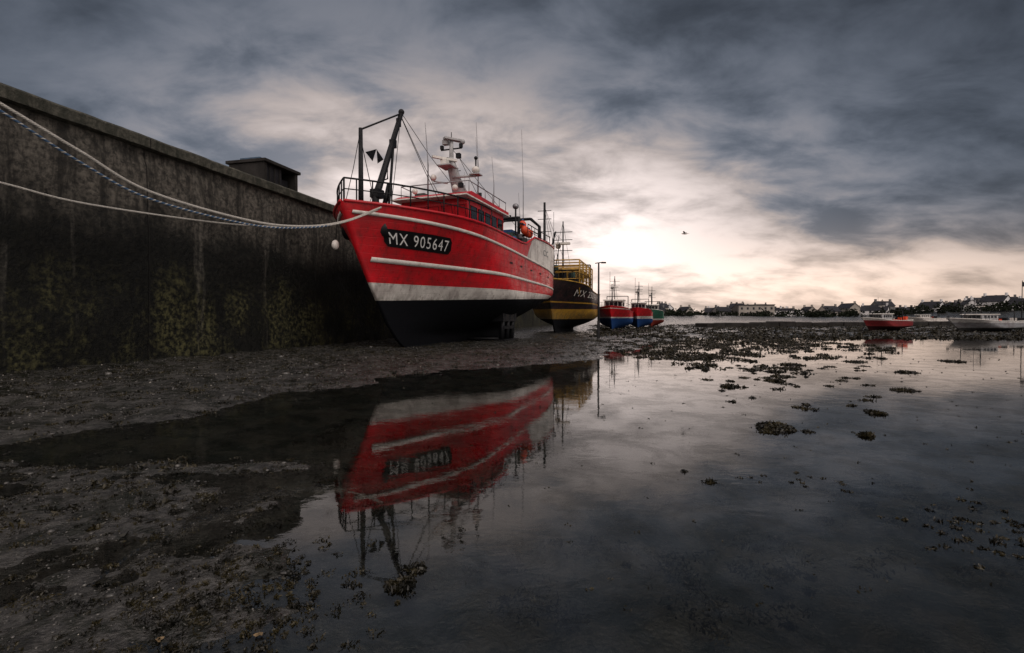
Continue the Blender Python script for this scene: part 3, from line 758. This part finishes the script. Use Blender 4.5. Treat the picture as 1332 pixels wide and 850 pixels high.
for k in range(2600):  # bank
    x=random.uniform(-12,6); y=random.uniform(3,28); z=H(x,y)
    if z<.0 or (x*-.970+y*.242)>12.7: continue
    C.append((x,y,z,random.uniform(.03,.30),.025,40,.025,.009))
for k in range(1100):   # near flat
    x=random.uniform(-5.5,-.6); y=random.uniform(1.5,4.9); z=H(x,y)
    if z<-.012: continue
    C.append((x,y,max(z,0)+.004,random.uniform(.01,.09),.010,26,.010,.004))
for k in range(260):
    x=random.gauss(-1.25,.3); y=random.gauss(2.25,.3); C.append((x,y,max(H(x,y),-.005)+.004,random.uniform(.01,.05),.012,26,.010,.004))
for k in range(1300):   # far flats
    y=random.uniform(30,80); x=random.uniform(.16,1.0)*y
    C.append((x,y,max(0,H(x,y)),random.uniform(.2,1.3),.09,36,.12,.05))
leafcloud('seaweed',C,MWEED)
C=[]
for k in range(110):
    x=random.uniform(-2.2,3.2); y=random.uniform(2.3,7); 
    for q in range(3): C.append((x+random.gauss(0,.12),y+random.gauss(0,.10),-.022,random.uniform(.03,.16),.008,50,.016,.005))
leafcloud('submerged_seaweed',C,MWEED)
C=[]
for k in range(300):
    y=random.uniform(2.2,16); x=random.uniform(-.3,1.0)*y
    C.append((x,y,.002,.03,.002,random.randint(1,6),.007*(1+y*.1),.0035*(1+y*.1)))
leafcloud('floating_debris',C,MWEED)
m,t,p,tc=newmat('pebbles'); g=t.new('ShaderNodeNewGeometry')
t.put(p.inputs['Base Color'],t.mix(t.m('POWER',g.outputs['Random Per Island'],2.),(.008,.008,.007),(.13,.125,.115))); p.inputs['Roughness'].default_value=.28; MP=m
def ico():
    ph=(1+5**.5)/2; v=np.array([(-1,ph,0),(1,ph,0),(-1,-ph,0),(1,-ph,0),(0,-1,ph),(0,1,ph),(0,-1,-ph),(0,1,-ph),(ph,0,-1),(ph,0,1),(-ph,0,-1),(-ph,0,1)],float); v/=np.linalg.norm(v[0])
    f=np.array([(0,11,5),(0,5,1),(0,1,7),(0,7,10),(0,10,11),(1,5,9),(5,11,4),(11,10,2),(10,7,6),(7,1,8),(3,9,4),(3,4,2),(3,2,6),(3,6,8),(3,8,9),(4,9,5),(2,4,11),(6,2,10),(8,6,7),(9,8,1)]); return v,f
iv,jf=ico()
def stones(name,P,Rr,mat):
    n=len(P); S=Rr[:,None,None]*rng.uniform(.55,1.2,(n,1,3))*np.array([1,1,.55]); V=iv[None]*S*rng.uniform(.85,1.15,(n,12,1))
    a=rng.uniform(0,6.28,n); ca,sa=np.cos(a)[:,None],np.sin(a)[:,None]
    V=np.stack([V[...,0]*ca-V[...,1]*sa,V[...,0]*sa+V[...,1]*ca,V[...,2]],-1)+P[:,None]
    T_=(jf[None]+np.arange(n)[:,None,None]*12).reshape(-1,3)
    npmesh(name,V.reshape(-1,3),np.zeros((0,4),int),mat,True,T_)
px=np.concatenate([rng.uniform(-6,-.5,11000),rng.uniform(-13,6,12000),rng.uniform(-.8,4.5,500)]); py=np.concatenate([rng.uniform(1.3,5,11000),rng.uniform(4,30,12000),rng.uniform(1.7,5,500)])
pr=np.concatenate([rng.uniform(.002,.008,11000)*(1+(rng.random(11000)>.99)*2.2),rng.uniform(.008,.028,12000)*(1+(rng.random(12000)>.985)*2.8),rng.uniform(.003,.010,500)])
pz=height(px,py); k=((pz>-.05))&((px*-.970+py*.242)<12.7)
stones('pebbles',np.stack([px,py,pz+pr*.1],1)[k],pr[k],MP)
sx=np.concatenate([rng.uniform(-5,-.7,60),rng.uniform(-11,2,130)]); sy=np.concatenate([rng.uniform(1.8,4.6,60),rng.uniform(5,16,130)]); sz=height(sx,sy); sr=np.concatenate([rng.uniform(.002,.005,60),rng.uniform(.008,.02,130)]); k=sz>-.02
stones('shells',np.stack([sx,sy,sz+.004],1)[k],sr[k],paint('shell',(.4,.37,.32),.5,.3,20))
V=[];F=[]
for (x,y,a) in((-1.42,2.03,.3),(-1.03,2.06,1.2)):
    z=max(H(x,y),0)+.008; o0=len(V)
    for k in range(14):
        an=k/14*6.283; rr_=.019*(1+.4*math.sin(an*4+a)); V.append((x+math.cos(an+a)*rr_,y+math.sin(an+a)*rr_*.7,z+.005*math.sin(an*2)))
    F.append(tuple(range(o0,o0+14)))
mb=MB(); mb.add(V,F); mb.build('fallen_leaves',[paint('leaf_brown',(.15,.10,.045),.6,.5,60)])
# bird
mb=MB()
mb.tube([(-.24,0,0),(-.16,0,.0),(0,0,.01),(.14,0,.02),(.2,0,.03),(.26,0,.02)],[.01,.045,.065,.045,.035,.006],0,8)
for sd in(-1,1):
    mb.add([(.08,sd*.04,.03),(-.08,sd*.04,.03),(-.04,sd*.32,.16),(.07,sd*.32,.17),(-.10,sd*.66,.10)],[(0,1,2,3),(3,2,4)] if sd>0 else [(3,2,1,0),(4,2,3)],1)
mb.add([(-.2,.02,0),(-.2,-.02,0),(-.34,-.07,0),(-.34,.07,0)],[(0,1,2,3)],0)
mb.build('flying_gull',[MWHITE,MGREY],None,(13.45,40,7.8),2.6)
# ------------------------------------------------------------ world
world=bpy.data.worlds.new('World'); scene.world=world; world.use_nodes=True
t=NT(world.node_tree); t.n.clear()
out=t.new('ShaderNodeOutputWorld'); bg=t.new('ShaderNodeBackground'); tc=t.new('ShaderNodeTexCoord')
SUN_EL,SUN_AZ=math.radians(42),math.radians(135)
sky=t.new('ShaderNodeTexSky',sky_type='NISHITA'); sky.sun_disc=False; sky.sun_elevation=SUN_EL; sky.sun_rotation=SUN_AZ
g=tc.outputs['Generated']; sp=t.new('ShaderNodeSeparateXYZ'); t.put(sp.inputs[0],g)
x,y,z=sp.outputs
az=t.m('ARCTAN2',x,y); el=t.m('ARCSINE',z)
zc=t.m('ADD',t.m('MAXIMUM',z,0.),.30)
cb=t.new('ShaderNodeCombineXYZ'); t.put(cb.inputs[0],t.m('DIVIDE',x,zc)); t.put(cb.inputs[1],t.m('DIVIDE',y,zc))
n1=t.noise(t.mapping(cb.outputs[0],(1,1.25,1),(9.3,6.2,0)),1.15,6,.50,.25)
n2=t.noise(t.mapping(cb.outputs[0],(1,1.4,1),(7.1,4.7,2)),3.6,7,.58,.3)
cl=t.m('ADD',t.m('MULTIPLY',n1,.60),t.m('MULTIPLY',n2,.40))
cl=t.mr(cl,.38,.61,0,1)
def gauss(ca,wa,ce,we,amp):
    a=t.m('POWER',t.m('ABSOLUTE',t.m('DIVIDE',t.m('SUBTRACT',az,ca),wa)),2.); b=t.m('POWER',t.m('ABSOLUTE',t.m('DIVIDE',t.m('SUBTRACT',el,ce),we)),2.)
    return t.m('MULTIPLY',t.m('EXPONENT',t.m('MULTIPLY',t.m('ADD',a,b),-1.)),amp)
base=t.m('ADD',gauss(.08,.40,.15,.17,.84),gauss(.58,.38,.05,.075,.52))
base=t.m('ADD',base,gauss(-.30,.30,.27,.13,.36))
base=t.m('ADD',base,gauss(-.10,.55,.44,.26,.09)); base=t.m('ADD',base,.064)
val=t.m('MULTIPLY',base,t.mr(cl,0,1,.42,1.36,False))
back=t.m('MULTIPLY',t.mr(t.m('ABSOLUTE',az),1.1,2.3,0,1.15),t.mr(el,-.05,.45,.25,1))
zen=t.mr(el,.72,1.25,0,.6)
val=t.m('ADD',val,t.m('MAXIMUM',back,zen))
tint=t.mix(t.mr(val,.06,.45),(.84,.97,1.22),(1.10,.95,.90))
warm=gauss(.62,.5,.03,.10,1.)
tint=t.mix(warm,tint,(1.22,.93,.76))
vm=t.new('ShaderNodeVectorMath',operation='SCALE'); t.put(vm.inputs[0],tint); t.put(vm.inputs['Scale'],val)
vs_=t.new('ShaderNodeVectorMath',operation='SCALE'); t.put(vs_.inputs[0],sky.outputs[0]); vs_.inputs['Scale'].default_value=.004
va=t.new('ShaderNodeVectorMath',operation='ADD'); t.l.new(vm.outputs[0],va.inputs[0]); t.l.new(vs_.outputs[0],va.inputs[1])
t.l.new(va.outputs[0],bg.inputs[0]); bg.inputs[1].default_value=1.0
t.l.new(bg.outputs[0],out.inputs[0])
sl=bpy.data.lights.new('sun','SUN'); sl.energy=.6; sl.angle=math.radians(25); sl.color=(1,.95,.88)
so=bpy.data.objects.new('sun',sl); COL.objects.link(so)
d=Vector((math.sin(SUN_AZ)*math.cos(SUN_EL),math.cos(SUN_AZ)*math.cos(SUN_EL),math.sin(SUN_EL)))
so.rotation_euler=(-d).to_track_quat('-Z','Y').to_euler()
# ------------------------------------------------------------ camera
cam=bpy.data.cameras.new('camera'); cam.lens=18; cam.sensor_width=36; cam.clip_start=.05; cam.clip_end=6000
co=bpy.data.objects.new('camera',cam); COL.objects.link(co); co.location=(0,0,1.3); co.rotation_euler=(math.radians(90-1.03),0,0)
scene.camera=co
